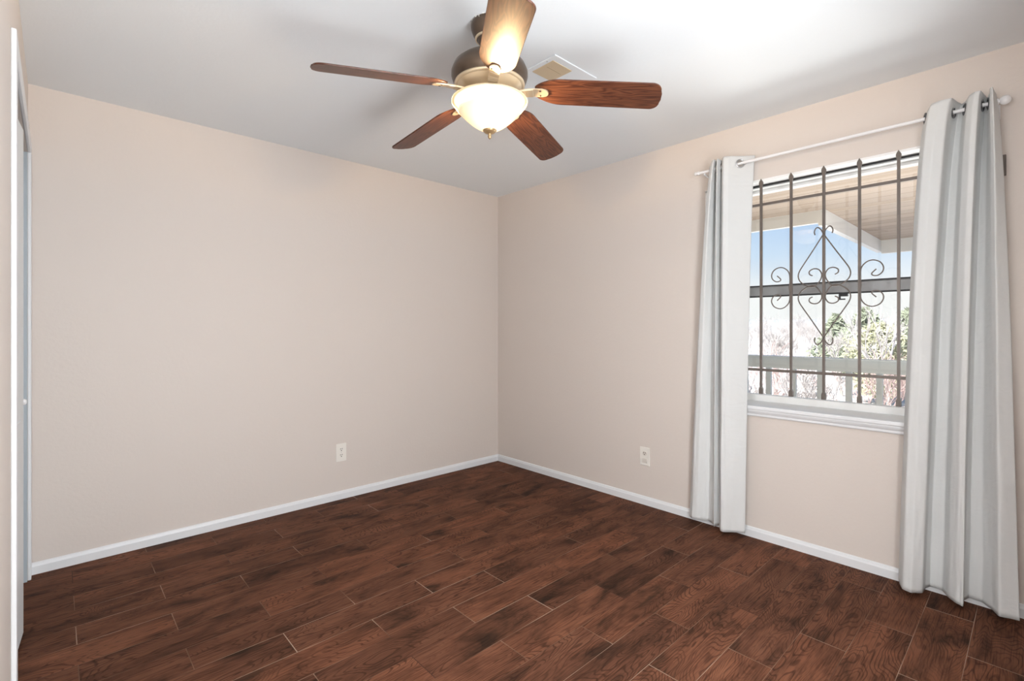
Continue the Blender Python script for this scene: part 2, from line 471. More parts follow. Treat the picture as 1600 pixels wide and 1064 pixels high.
w.box(-4.6, -4.5, YF, -2.4, 0, CEIL); w.box(-4.5, XL - 0.12, -2.5, -2.4, 0, CEIL)
w.box(-4.6, 0.25, -4.6, -4.5, 0, CEIL); w.box(-0.1, 0.25, -4.5, YF - 0.12, 0, CEIL); w.box(-4.6, -4.5, -4.5, YF, 0, CEIL)
struct(w.build('wall_added_hall', M['wall']))
w = MB()   # closet behind the folding doors
w.box(-3.9, -3.8, -1.4, 0.0, 0, CEIL); w.box(-3.8, XL - 0.12, -1.4, -1.3, 0, CEIL)
struct(w.build('wall_closet', M['wall']))

# baseboards, small moulded profile
PROF = [(0, 0), (0.013, 0), (0.013, 0.040), (0.010, 0.047), (0.008, 0.054), (0.003, 0.058), (0, 0.058)]


def baseboard(name, along, a0, a1, plane, sign):
    b = MB()
    if along == 'x':   # on a wall y = plane
        b.prism([(plane + sign * d, z) for d, z in PROF], a0, a1, 'x')
    else:              # on a wall x = plane
        b.prism([(plane + sign * d, z) for d, z in PROF], a0, a1, 'y')
    struct(b.build(name, M['trim']))


baseboard('baseboard_back', 'x', XL, -0.0005, 0.0, -1)
baseboard('baseboard_right', 'y', YF, -0.013, 0.0, -1)
baseboard('baseboard_left', 'y', -2.60, DY0 - 0.065, XL, 1)

# closet casing (white, painted)
c = MB()
for y0, y1 in ((DY0 - 0.065, DY0), (DY1, -0.012)):
    c.box(XL, XL + 0.013, y0, y1, 0, DZ + 0.065)
c.box(XL, XL + 0.013, DY0, DY1, DZ, DZ + 0.065)
struct(c.build('trim_1', M['trim'], bevel=0.003))
# jamb liner + dark track above the doors
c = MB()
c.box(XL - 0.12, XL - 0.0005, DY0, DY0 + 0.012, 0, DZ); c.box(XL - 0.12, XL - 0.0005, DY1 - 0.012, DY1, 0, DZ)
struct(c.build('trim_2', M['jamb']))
struct(MB().box(XL - 0.075, XL - 0.02, DY0 + 0.012, DY1 - 0.012, DZ - 0.03, DZ).build('trim_3', M['dark_gap']))

# bifold closet doors
d1 = empty('door_1', (XL - 0.018, DY0 + 0.014, 0)); struct(d1)


def leaf(name, p0, p1, z0, z1, parent):
    a = Vector((p0[0], p0[1], 0)); v = Vector((p1[0], p1[1], 0)) - a
    L = v.length; ang = math.atan2(v.y, v.x)
    q = MB()
    q.box(0, L, 0, 0.028, z0, z1)
    for zz0, zz1 in ((z0 + 0.12, z0 + 0.86), (z0 + 0.98, z1 - 0.12)):   # raised panels on the room side
        q.box(0.07, L - 0.07, -0.004, 0.0, zz0, zz1)
    q.xf(Matrix.Translation(a) @ Matrix.Rotation(ang, 4, 'Z'))
    o = q.build(name, M['door'], None, bevel=0.003)
    o.parent = parent; o.matrix_parent_inverse = Matrix.Translation(parent.location).inverted()
    return o


leaf('door_leaf', (XL - 0.034, DY0 + 0.016), (XL + 0.006, -0.655), 0.012, DZ - 0.06, d1)
fl = leaf('door_leaf', (XL + 0.004, -0.645), (XL - 0.040, DY1 - 0.016), 0.012, DZ - 0.06, d1)
k = MB().lathe([(0, -0.02), (0.006, -0.02), (0.006, 0.0), (0.013, 0.006), (0.014, 0.014), (0.009, 0.020), (0, 0.021)], 20)
k.xf(Matrix.Translation((XL - 0.013, -0.40, 0.905)) @ Matrix.Rotation(R(90), 4, 'Y'))
kn = k.build('door_knob', M['white_metal'], None, smooth=True)
kn.parent = d1; kn.matrix_parent_inverse = Matrix.Translation(d1.location).inverted()

# ------------------------------------------------------------------ window
w1 = empty('window_1', (0.1, (WY0 + WY1) / 2, WZ0)); struct(w1)
WI = Matrix.Translation(w1.location).inverted()


def win(mb, name, m_, **kw):
    o = mb.build(name, m_, None, **kw); o.parent = w1; o.matrix_parent_inverse = WI; return o


f = MB()                                    # jamb and head liner of the recess
f.box(-0.004, 0.25, WY0 - 0.0, WY0 + 0.012, WZ0 + 0.03, WZ1); f.box(-0.004, 0.25, WY1 - 0.012, WY1, WZ0 + 0.03, WZ1)
f.box(-0.004, 0.25, WY0, WY1, WZ1 - 0.008, WZ1 + 0.004)
win(f, 'window_liner', M['vinyl'])
f = MB()
f.box(0.19, 0.245, WY0 + 0.012, WY1 - 0.012, WZ1 - 0.024, WZ1 - 0.008)
f.box(0.19, 0.245, WY0 + 0.012, WY1 - 0.012, 0.775, 0.815)
f.box(0.19, 0.245, WY0 + 0.012, WY0 + 0.05, 0.815, WZ1 - 0.024); f.box(0.19, 0.245, WY1 - 0.05, WY1 - 0.012, 0.815, WZ1 - 0.024)
win(f, 'window_frame', M['vinyl'], bevel=0.002)
win(MB().box(0.072, 0.094, WY0 + 0.012, WY1 - 0.012, WZ1 - 0.019, WZ1 - 0.0082), 'head_strip', M['dark_gap'])  # thin near-black strip across the window head
f = MB()
f.box(0.205, 0.24, WY0 + 0.05, WY1 - 0.05, 1.424, 1.482)
win(f, 'meeting_rail', M['aluminium'], bevel=0.003)
f = MB()
f.box(0.198, 0.206, WY0 + 0.05, WY1 - 0.05, 1.482, 1.490); f.box(0.198, 0.206, WY0 + 0.05, WY1 - 0.05, 1.417, 1.425)
win(f, 'rail_lip', M['dark_gap'])
f = MB(); f.box(0.185, 0.206, -2.70, -2.66, 1.402, 1.417); f.box(0.180, 0.192, -2.668, -2.660, 1.385, 1.417); f.box(0.18, 0.192, -2.69, -2.66, 1.383, 1.390)
win(f, 'sash_latch', M['dark_gap'])
win(MB().box(0.224, 0.227, WY0 + 0.05, WY1 - 0.05, 1.482, WZ1 - 0.024), 'upper_pane', M['glass'])
win(MB().box(0.218, 0.221, WY0 + 0.05, WY1 - 0.05, 0.815, 1.424), 'lower_pane', M['glass'])
win(MB().box(-0.036, 0.20, WY0 - 0.05, WY1 + 0.05, 0.752, 0.775), 'window_sill', M['trim'], bevel=0.006)
apr = [(0, 0.712), (-0.012, 0.712), (-0.016, 0.717), (-0.016, 0.727), (-0.024, 0.737), (-0.028, 0.746), (-0.028, 0.752), (0, 0.752)]
win(MB().prism(apr, WY0 - 0.04, WY1 + 0.04, 'y'), 'sill_apron', M['trim'])

# ------------------------------------------------------------------ iron grille
YC = -2.637; GX = -0.006
gr = empty('window_grille', (GX, YC, 0.84))
tag(gr, 'dark wrought-iron security grille with spear tips and scrolls across the window', 'window grille')
GI = Matrix.Translation(gr.location).inverted()


def gpart(mb, name, m_=None, parent=gr, **kw):
    o = mb.build(name, m_ or M['iron'], None, **kw)
    o.parent = parent
    o.matrix_parent_inverse = GI
    return o


for i in (0, -1, 1, -2, 2, -3, 3):
    y = YC + i * 0.1585
    b_ = gpart(MB().box(GX - 0.0062, GX + 0.0062, y - 0.0062, y + 0.0062, 0.872, 2.058), 'bar')
    t_ = MB().prism([(y - 0.006, 2.045), (y + 0.006, 2.045), (y + 0.0105, 2.060), (y + 0.0105, 2.072), (y, 2.092), (y - 0.0105, 2.072), (y - 0.0105, 2.060)], GX - 0.0055, GX + 0.0055, 'x')
    o = t_.build('spear_tip', M['iron']); o.parent = b_
    t_ = MB()
    t_.prism([(y - 0.0062, 0.884), (y - 0.010, 0.872), (y - 0.010, 0.846), (y + 0.010, 0.846), (y + 0.010, 0.872), (y + 0.0062, 0.884)], GX - 0.010, GX + 0.010, 'x')
    o = t_.build('bar_foot', M['iron']); o.parent = b_
for z in (1.942, 0.985):
    gpart(MB().box(GX - 0.004, GX + 0.004, -3.312, -2.11, z - 0.0075, z + 0.0075), 'crossbar')
for y in (-3.312, -2.11):
    for z in (1.93, 0.985):
        gpart(MB().box(-0.012, 0.0, y - 0.010, y + 0.010, z - 0.045, z + 0.045), 'mounting_plate', bevel=0.002)


def scroll(pts, name='scroll'):
    P = catmull([(GX - 0.006, YC + d, z) for d, z in pts], 7)
    gpart(MB().tube(P, 0.0032, 6), name, smooth=True)


ZM = 1.452
heart = [(-0.040, 1.727), (-0.043, 1.744), (-0.036, 1.762), (-0.025, 1.765), (-0.011, 1.751), (0.002, 1.725), (0.055, 1.637), (0.097, 1.570),
         (0.1165, 1.535), (0.121, 1.507), (0.110, 1.480), (0.080, 1.456), (0.044, 1.450), (0.018, 1.478), (0.008, 1.512), (0.022, 1.540), (0.046, 1.546), (0.066, 1.535), (0.066, 1.518), (0.052, 1.509)]
cee = [(0.166, 1.452), (0.163, 1.490), (0.167, 1.532), (0.187, 1.559), (0.215, 1.568), (0.244, 1.556), (0.258, 1.530), (0.254, 1.506), (0.236, 1.490), (0.216, 1.491), (0.211, 1.502), (0.229, 1.522)]
for s in (-1, 1):
    for up in (1, -1):
        scroll([(s * d, ZM + up * (z - ZM)) for d, z in heart])
    scroll([(s * d, 2 * ZM - z) for d, z in cee[::-1]][:-1] + [(s * d, z) for d, z in cee])

# ------------------------------------------------------------------ curtain rod and curtains
RX, RZ = -0.090, 2.184
rod = empty('curtain_rod', (RX, -2.63, RZ))
tag(rod, 'slim white curtain rod with ball ends above the window', 'curtain rod')
RI = Matrix.Translation(rod.location).inverted()


def rpart(mb, name, m_, **kw):
    o = mb.build(name, m_, None, **kw); o.parent = rod; o.matrix_parent_inverse = RI; return o


rpart(MB().tube([(RX, -1.985, RZ), (RX, -3.305, RZ)], 0.008, 16), 'rod', M['white_metal'], smooth=True, angle=40)
ballp = [(0, -0.019)] + [(0.019 * math.cos(a), 0.019 * math.sin(a)) for a in [R(-75 + 15 * i) for i in range(11)]] + [(0, 0.019)]
rpart(MB().lathe(ballp, 20).xf(Matrix.Translation((RX, -3.322, RZ))), 'finial', M['white_metal'], smooth=True)
rpart(MB().lathe([(0, -0.016), (0.010, -0.016), (0.012, -0.006), (0.0085, 0.0), (0.012, 0.006), (0.010, 0.016), (0, 0.016)], 16).xf(Matrix.Translation((RX, -1.975, RZ)) @ Matrix.Rotation(R(90), 4, 'X')), 'finial', M['white_metal'], smooth=True)
rpart(MB().lathe([(0.0082, -0.006), (0.013, -0.004), (0.013, 0.004), (0.0082, 0.006)], 16).xf(Matrix.Translation((RX, -3.298, RZ)) @ Matrix.Rotation(R(90), 4, 'X')), 'collar', M['white_metal'], smooth=True)
for y in (-2.02, -3.292):
    b_ = MB()
    b_.box(-0.004, 0.0, y - 0.012, y + 0.012, RZ - 0.05, RZ + 0.012)
    b_.tube([(-0.003, y, RZ - 0.022), (-0.05, y, RZ - 0.022), (RX, y, RZ - 0.013)], 0.005, 10)
    rpart(b_, 'bracket', M['white_metal'])

ZT, ZB = 2.226, 0.030


def curtain(name, label, top, bot, ease, ring_mat, seed, zb_wave):
    root = empty(name, ((top[0][0] + bot[-1][0]) / 2, (bot[0][1] + bot[-1][1]) / 2, ZB))
    tag(root, label, 'curtain', 'grommet curtains beside the window')
    inv = Matrix.Translation(root.location).inverted()
    T = folds([(x, y, 0) for x, y in top]); B = folds([(x, y, 0) for x, y in bot])
    nu = len(T); nv = 110

    def plan(i, t):
        e_ = t ** ease
        return T[i].lerp(B[i], e_)
    bm = bmesh.new(); rows = []
    zs = [ZT + (ZB - ZT) * j / nv for j in range(nv + 1)]
    # finer rows around the grommets
    zs = sorted(set([round(z, 5) for z in zs] + [RZ + 0.03 - 0.004 * k_ for k_ in range(16)]), reverse=True)
    for z in zs:
        t = (ZT - z) / (ZT - ZB)
        row = []
        for i in range(nu):
            p = plan(i, t)
            a = max(0.0, (t - 0.05)) * 0.007
            n1 = mnoise.noise(Vector((i * 0.045 + seed, z * 2.0, seed))) * a * 1.4
            n2 = mnoise.noise(Vector((i * 0.16 + seed, z * 9.0, seed + 7))) * a * 0.45
            zz = z + (zb_wave(p) if z == zs[-1] else 0)
            row.append(bm.verts.new((min(p.x + n1 + n2, -0.030), p.y + n1 * 0.4, zz)))
        rows.append(row)
    holes = []
    for a, b in zip(rows, rows[1:]):
        for i in range(nu - 1):
            c_ = (a[i].co + a[i + 1].co + b[i].co + b[i + 1].co) / 4
            if math.hypot(c_.x - RX, c_.z - RZ) < 0.019:
                continue
            bm.faces.new((a[i], a[i + 1], b[i + 1], b[i]))
    for v_ in [v_ for v_ in bm.verts if not v_.link_faces]:
        bm.verts.remove(v_)
    mb = MB(); mb.bm.free(); mb.bm = bm
    cl = mb.build('cloth_panel', M['cloth'], None, smooth=True)
    cl.parent = root; cl.matrix_parent_inverse = inv
    so = cl.modifiers.new('thick', 'SOLIDIFY'); so.thickness = 0.0022; so.offset = 0
    # grommets where the cloth crosses the rod
    t = (ZT - RZ) / (ZT - ZB)
    P = [plan(i, t) for i in range(nu)]
    for i in range(nu - 1):
        if (P[i].x - RX) * (P[i + 1].x - RX) < 0:
            fr_ = (RX - P[i].x) / (P[i + 1].x - P[i].x)
            c_ = P[i].lerp(P[i + 1], fr_); tg = (P[min(i + 3, nu - 1)] - P[max(i - 2, 0)]).normalized()
            ring = [Vector((c_.x, c_.y, RZ)) + tg * (0.0225 * math.cos(a)) + Vector((0, 0, 1)) * (0.0225 * math.sin(a)) for a in [2 * math.pi * k_ / 28 for k_ in range(28)]]
            g_ = MB().tube(ring, 0.0046, 8, closed=True).build('grommet', ring_mat, None, smooth=True)
            g_.parent = root; g_.matrix_parent_inverse = inv
    return root


LT = [(-.04, -2.300), (-.09, -2.236), (-.14, -2.190), (-.15, -2.165), (-.13, -2.148), (-.05, -2.125), (-.10, -2.130), (-.15, -2.127), (-.12, -2.110), (-.05, -2.090), (-.10, -2.100), (-.15, -2.108), (-.13, -2.085), (-.05, -2.060)]
LB = [(-.058, -2.249), (-.098, -2.200), (-.128, -2.160), (-.133, -2.140), (-.10, -2.118), (-.045, -2.100), (-.075, -2.085), (-.098, -2.083), (-.06, -2.060), (-.035, -2.020), (-.05, -2.000), (-.075, -1.965), (-.075, -1.930), (-.05, -1.905)]
RT = [(-.05, -3.065), (-.09, -3.076), (-.145, -3.092), (-.160, -3.125), (-.158, -3.161), (-.09, -3.172), (-.045, -3.184), (-.07, -3.200), (-.135, -3.216), (-.158, -3.235), (-.156, -3.251), (-.09, -3.259), (-.045, -3.265), (-.09, -3.274), (-.155, -3.279), (-.165, -3.286), (-.10, -3.290)]
RB = [(-.06, -2.962), (-.115, -2.975), (-.160, -2.992), (-.168, -3.025), (-.142, -3.060), (-.075, -3.060), (-.036, -3.072), (-.045, -3.120), (-.095, -3.142), (-.135, -3.172), (-.145, -3.194), (-.08, -3.192), (-.035, -3.205), (-.042, -3.250), (-.09, -3.284), (-.135, -3.305), (-.115, -3.364)]
curtain('curtain', 'narrow light grey curtain bunched at the far side of the window, nearer the room corner', LT, LB, 0.6, M['silver'], 3.0, lambda p: 0.0)
curtain('curtain', 'wider light grey curtain with dark grommets hanging on the near side of the window', RT, RB, 0.55, M['steel'], 11.0, lambda p: 0.0)

# ------------------------------------------------------------------ ceiling fan
FC = (-1.735, -1.924)
fan = empty('ceiling_fan', (FC[0], FC[1], CEIL))
tag(fan, 'bronze ceiling fan with five brown wood blades and a lit frosted glass bowl', 'ceiling fan')
# parts are built around the fan axis with z measured from the floor
def fpart(mb, name, m_, parent=None, **kw):
    o = mb.build(name, m_, None, **kw)
    o.parent = parent or fan
    if parent is None:
        o.matrix_parent_inverse = Matrix.Translation((0, 0, -CEIL))
    return o


can = fpart(MB().lathe([(0, 2.4395), (0.072, 2.4395), (0.075, 2.432), (0.074, 2.418), (0.066, 2.396), (0.054, 2.378), (0.044, 2.366), (0.040, 2.358), (0.030, 2.354), (0, 2.354)], 48), 'canopy', M['bronze'], smooth=True, angle=40)
fpart(MB().lathe([(0.0545, 2.382), (0.0585, 2.381), (0.0565, 2.375), (0.052, 2.374)], 48), 'canopy_ring', M['bronze_light'], can, smooth=True)
rnd = random.Random(5)
ch = MB()
for k in range(26):                         # flaked ceiling paint round the canopy's edge
    a = 2 * math.pi * k / 26 + rnd.uniform(-0.08, 0.08); w_ = rnd.uniform(0.03, 0.10); h_ = rnd.uniform(0.003, 0.011)
    q = [(a - w_, 2.4395), (a + w_, 2.4395), (a + w_ * 0.5, 2.4395 - h_), (a - w_ * 0.2, 2.4395 - h_ * rnd.uniform(0.4, 1.0))]
    lo = [ch.bm.verts.new((0.0768 * math.cos(t_), 0.0768 * math.sin(t_), z)) for t_, z in q]
    hi = [ch.bm.verts.new((0.0745 * math.cos(t_), 0.0745 * math.sin(t_), z)) for t_, z in q]
    ch.bm.faces.new(lo); ch.bm.faces.new(hi[::-1])
    for i in range(4): ch.bm.faces.new((lo[i], lo[(i + 1) % 4], hi[(i + 1) % 4], hi[i]))
fpart(ch, 'flaked_paint', M['chip'], can)
fpart(MB().lathe([(0.013, 2.36), (0.013, 2.30)], 20), 'downrod', M['bronze'], smooth=True)
mot = fpart(MB().lathe([(0, 2.318), (0.028, 2.316), (0.034, 2.306), (0.075, 2.300), (0.118, 2.288), (0.142, 2.268), (0.152, 2.244), (0.152, 2.228), (0.146, 2.210), (0.136, 2.196), (0, 2.196)], 64), 'motor_housing', M['bronze'], smooth=True, angle=35)
fpart(MB().lathe([(0.128, 2.199), (0.139, 2.200), (0.1405, 2.195), (0.136, 2.190), (0.128, 2.190)], 64), 'trim_ring', M['bronze_light'], mot, smooth=True)
fpart(MB().lathe([(0.131, 2.193), (0.124, 2.186), (0.104, 2.176), (0.086, 2.170), (0.080, 2.163), (0.078, 2.150), (0, 2.150)], 64), 'flywheel', M['bronze_light'], smooth=True, angle=35)
fpart(MB().lathe([(0, 2.152), (0.070, 2.152), (0.070, 2.134), (0.095, 2.136), (0.128, 2.134), (0.141, 2.1315), (0.141, 2.128), (0.02, 2.128), (0, 2.128)], 64), 'light_fitter', M['bronze_light'], smooth=True, angle=35)
# frosted bowl: rolled lip then a parabola down to the finial
bp_ = [(0.140, 2.1325), (0.146, 2.1335), (0.1505, 2.130), (0.1500, 2.123)]
for i in range(1, 21):
    t = i / 20.0
    bp_.append((0.150 * (1 - t ** 1.0) ** 0.62 * (1 - 0.02 * t) if t < 1 else 0.0, 2.123 - 0.114 * t ** 0.93))
bowl = fpart(MB().lathe(bp_, 72), 'glass_bowl', M['bowl'], smooth=True)
fpart(MB().lathe([(0, 2.026), (0.0275, 2.020), (0.027, 2.014), (0.020, 2.007), (0.009, 2.002), (0.006, 1.998), (0.0075, 1.993), (0.0055, 1.985), (0, 1.980)], 28), 'finial', M['gold'], smooth=True)
for a in (40, 220):
    c_ = (0.034 * math.cos(R(a)), 0.034 * math.sin(R(a)), 2.086)
    fpart(MB().lathe([(0, 0.042), (0.012, 0.040), (0.013, 0.022), (0.02, 0.008), (0.022, -0.004), (0.016, -0.016), (0, -0.022)], 16, c_), 'bulb', M['bulb'], smooth=True)
    l = lamp('bulb_light', 'POINT', (0, 0, 0), (0, 0, 0), 115, (1.0, 0.77, 0.50), shadow_soft_size=0.02)
    l.parent = fan; l.location = (c_[0] * 1.0, c_[1] * 1.0, 2.085 - CEIL)

# one blade along +x, then copies
r0, r1, hwm, cr_ = 0.185, 0.662, 0.067, 0.036
out = []
for i in range(9):
    t = i / 8
    out.append((r0 + 0.10 * t, 0.026 + (hwm - 0.026) * math.sin(t * math.pi / 2) ** 0.8))
for i in range(1, 6):
    out.append((r0 + 0.10 + (r1 - cr_ - r0 - 0.10) * i / 5, hwm))
for i in range(1, 9):
    a = i / 8 * math.pi / 2
    out.append((r1 - cr_ + cr_ * math.sin(a) , hwm - cr_ + cr_ * math.cos(a)))
tip = [(r1 + 0.004, 0.015)]
outline = out + tip + [(x, -h) for x, h in (out + tip)[::-1]]
PITCH, DROOP = -15.5, 5.5
ZBL = 2.18


def blade_at(name, mb, m_, ang, parent, **kw):
    o = mb.build(name, m_, None, **kw)
    o.parent = parent
    return o


ANG = [163.5, 91.5, 19.5, -52.5, -124.5]
drp = Matrix.Rotation(R(DROOP), 4, 'Y')
lay = drp @ Matrix.Rotation(R(PITCH), 4, 'X')
bmb = MB().prism(outline, -0.003, 0.003).xf(lay)
blade0 = bmb.build('blade', M['blade'], None, bevel=0.0015)
# bracket: arm from the flywheel, then a shield plate under the blade root
br = MB()
sh = [(0.165, 0.0185), (0.190, 0.0215), (0.212, 0.0215), (0.228, 0.017), (0.236, 0.009), (0.238, 0.0)]
br.prism(sh + [(x, -y) for x, y in sh[-2::-1]], -0.0085, -0.003)
br.xf(Matrix.Rotation(R(PITCH), 4, 'X'))
pts = [(0.070, -0.016, 0.015), (0.095, -0.016, 0.016), (0.125, -0.012, 0.019), (0.150, -0.008, 0.020), (0.178, -0.0062, 0.020)]
for p0, p1 in zip(pts, pts[1:]):
    vs = []
    for px, pz, hw in (p0, p1):
        pr_ = R(PITCH) * max(0.0, min(1.0, (px - 0.09) / 0.08))
        for sy, sz in ((-1, -0.004), (1, -0.004), (1, 0.004), (-1, 0.004)):
            yy = sy * hw
            vs.append(br.bm.verts.new((px, yy * math.cos(pr_), pz + sz + yy * math.sin(pr_))))
    for f_ in ((0, 1, 2, 3), (7, 6, 5, 4), (0, 4, 5, 1), (1, 5, 6, 2), (2, 6, 7, 3), (3, 7, 4, 0)):
        br.bm.faces.new([vs[j] for j in f_])
br.xf(drp)
bracket0 = br.build('blade_bracket', M['bronze_light'], None, bevel=0.0015)
bracket0.parent = blade0
for (sx, sy) in ((0.205, 0.012), (0.205, -0.012)):
    sc_ = MB().lathe([(0, -0.0105), (0.004, -0.0098), (0.005, -0.0072), (0, -0.0072)], 10, (sx, sy, 0)).xf(lay)
    s0 = sc_.build('screw', M['bronze'], None, smooth=True); s0.parent = bracket0
for i, a in enumerate(ANG):
    o = blade0 if i == 0 else copy_tree(blade0)
    o.parent = fan; o.location = (0, 0, ZBL - CEIL); o.rotation_euler = (0, R((0, 0, 0, 1.5, 0)[i]), R(a))

# ------------------------------------------------------------------ ceiling vent, hook
v = empty('ceiling_vent', (-1.22, -1.86, CEIL))
tag(v, 'square white ceiling vent plate with a beige grille beside the fan', 'vent')


def vpart(mb, name, m_, **kw):
    o = mb.build(name, m_, None, **kw); o.parent = v; o.matrix_parent_inverse = Matrix.Translation(v.location).inverted(); return o


vpart(MB().box(-1.387, -1.085, -1.960, -1.755, CEIL - 0.006, CEIL - 0.0005), 'plate', M['ceiling'], bevel=0.002)
gp = MB()
gp.box(-1.362, -1.232, -1.926, -1.795, CEIL - 0.0085, CEIL - 0.0055)
vpart(gp, 'grille', M['beige'])
gp = MB()
for yy in (-1.872,):
    gp.box(-1.345, -1.25, yy - 0.0016, yy + 0.0016, CEIL - 0.0092, CEIL - 0.0085)
vpart(gp, 'grille_slot', mat('vent_slot', (0.44, 0.34, 0.22), 0.7))
vpart(MB().lathe([(0, -0.0022), (0.003, -0.0016), (0.004, 0), (0, 0)], 12, (-1.374, -1.90, CEIL - 0.006)), 'screw', M['silver'])

hk = MB().lathe([(0, 0), (0.012, 0), (0.011, -0.004), (0.004, -0.006), (0.003, -0.012), (0, -0.013)], 16)
hp = [(0.011 * math.sin(R(a)), 0, -0.023 + 0.011 * math.cos(R(a))) for a in range(0, 271, 18)]
hk.tube(hp, 0.0022, 8)
hko = hk.build('ceiling_hook', M['white_metal'], None, smooth=True); hko.location = (-0.948, -1.418, CEIL)
tag(hko, 'tiny white hook screwed into the ceiling beyond the fan', 'hook')


# ------------------------------------------------------------------ outlets
def outlet(name, label, loc, rz, blank):
    root = empty(name, loc, rz)             # local: plate in the x-z plane, facing -y
    tag(root, label, 'outlet', 'wall outlets')
    def part(mb, n, m_, parent=root, **kw):
        o = mb.build(n, m_, None, **kw); o.parent = parent; return o
    part(MB().box(-0.0385, 0.0385, -0.006, -0.0003, -0.064, 0.064), 'cover_plate', M['plate'], bevel=0.003)
    for s in (1, -1):
        zc = s * 0.021 - (0.004 if blank and s < 0 else 0)
        if blank and s < 0:
            part(MB().box(-0.018, 0.018, -0.0085, -0.0055, zc - 0.019, zc + 0.014), 'blank_insert', M['socket'], bevel=0.002)
            continue
        ol = []
        for k_ in range(24):
            a = 2 * math.pi * k_ / 24
            ol.append((0.0172 * math.cos(a), zc + max(-0.0135, min(0.0135, 0.0172 * math.sin(a)))))
        sk = part(MB().prism(ol, -0.0078, -0.0055, 'y'), 'socket', M['socket'] if blank else M['plate'])
        sl2 = MB()
        sl2.box(-0.0078, -0.0045, -0.0084, -0.0077, zc + 0.000, zc + 0.0095); sl2.box(0.0045, 0.0078, -0.0084, -0.0077, zc + 0.000, zc + 0.0095)
        sl2.prism([(0.0036 * math.cos(2 * math.pi * k_ / 12), zc - 0.0075 + 0.0036 * math.sin(2 * math.pi * k_ / 12)) for k_ in range(12)], -0.0084, -0.0077, 'y')
        part(sl2, 'slots', M['slot'], sk)
    if not blank:
        part(MB().lathe([(0, -0.0015), (0.0025, -0.001), (0.003, 0), (0, 0)], 10).xf(Matrix.Translation((0, -0.006, 0)) @ Matrix.Rotation(R(-90), 4, 'X')), 'screw', M['silver'])


outlet('wall_outlet', 'ivory double outlet on the wall left of the room corner, both sockets open', (-1.502, 0.0, 0.334), 0.0, False)
outlet('wall_outlet', 'ivory outlet on the window wall, its lower half plugged with a grey insert', (0.0, -1.551, 0.334), R(-90), True)

# ------------------------------------------------------------------ outside: porch roof, railing, garden
struct(MB().box(0.25, 3.0, -8, 4, -0.30, -0.14).build('deck', M['deck']))
struct(MB().box(0.25, 0.27, -8, WY0, -0.3, 2.4).box(0.25, 0.27, WY1, 4, -0.3, 2.4).box(0.25, 0.27, WY0, WY1, -0.3, WZ0).box(0.25, 0.27, WY0, WY1, WZ1, 2.4).build('wall_outside', M['siding']))

pr = empty('porch_roof', (1.5, -2.0, 2.4))
tag(pr, 'stepped porch roof with brown board soffit and cream fascia seen through the window', 'porch roof')


def ppart(mb, name, m_, **kw):
    o = mb.build(name, m_, None, **kw); o.parent = pr; o.matrix_parent_inverse = Matrix.Translation(pr.location).inverted(); return o


ol = [(0.27, -9.0), (5.10, -9.0), (5.10, -1.98), (2.56, -1.98), (2.56, 6.0), (0.27, 6.0)]
ppart(MB().prism(ol, 2.40, 2.46), 'soffit', M['soffit'])
ppart(MB().prism([(0.27, -9.0), (5.16, -9.0), (5.16, -1.92), (2.62, -1.92), (2.62, 6.0), (0.27, 6.0)], 2.46, 2.60), 'roof_deck', M['siding'])
fa = MB()
fa.box(2.56, 2.62, -1.92, 6.0, 2.275, 2.46)
fa.box(2.56, 5.16, -1.98, -1.92, 2.245, 2.46)
fa.box(5.10, 5.16, -9.0, -1.98, 2.225, 2.46)
ppart(fa, 'fascia', M['fascia'])

rl = empty('deck_railing', (3.06, -2.0, -0.14))
tag(rl, 'grey painted deck railing with square balusters outside the window', 'railing')


def rlpart(mb, name, m_, **kw):
    o = mb.build(name, m_, None, **kw); o.parent = rl; o.matrix_parent_inverse = Matrix.Translation(rl.location).inverted(); return o


rlpart(MB().box(3.06, 3.10, -5.0, 2.2, 0.765, 0.89), 'top_rail', M['rail_grey'], bevel=0.004)
rlpart(MB().box(3.03, 3.14, -5.0, 2.2, 0.89, 0.905), 'rail_cap', M['rail_grey'], bevel=0.004)
rlpart(MB().box(3.065, 3.10, -5.0, 2.2, -0.02, 0.07), 'bottom_rail', M['rail_grey'])
for k in range(-11, 12):
    y = -1.789 - 0.2645 * k
    rlpart(MB().box(3.10, 3.14, y - 0.027, y + 0.027, -0.14, 0.885), 'baluster', M['rail_grey'])

# ground and hill
GZ = -1.9
g = MB()
n = 24
gv = [[g.bm.verts.new((3.5 + (i / n) ** 1.6 * 160, -90 + 180 * j / n, GZ - 0.0 + 1.2 * (i / n) ** 1.5 + 0.25 * mnoise.noise(Vector((i * 0.6, j * 0.6, 3))))) for j in range(n + 1)] for i in range(n + 1)]
for i in range(n):
    for j in range(n):
        g.bm.faces.new((gv[i][j], gv[i + 1][j], gv[i + 1][j + 1], gv[i][j + 1]))
struct(g.build('ground', M['ground'], smooth=True))
g = MB()
hv = []
for i in range(13):
    row = []
    for j in range(61):
        y = -170 + 340 * j / 60
        x = 150 + i * 12
        ridge = 9.5 + 4.5 * (1 / (1 + math.exp((y + 12) / 14))) + 1.3 * mnoise.noise(Vector((j * 0.21, 2.0, 1.0)))
        z = -2.2 + ridge * math.sin(min(1, i / 8.0) * math.pi / 2) * 0.74 + 0.35 * mnoise.noise(Vector((i * 0.9, j * 0.7, 5)))
        row.append(g.bm.verts.new((x, y, z)))
    hv.append(row)
for i in range(12):
    for j in range(60):
        g.bm.faces.new((hv[i][j], hv[i + 1][j], hv[i + 1][j + 1], hv[i][j + 1]))
struct(g.build('hill', M['hill'], smooth=True))


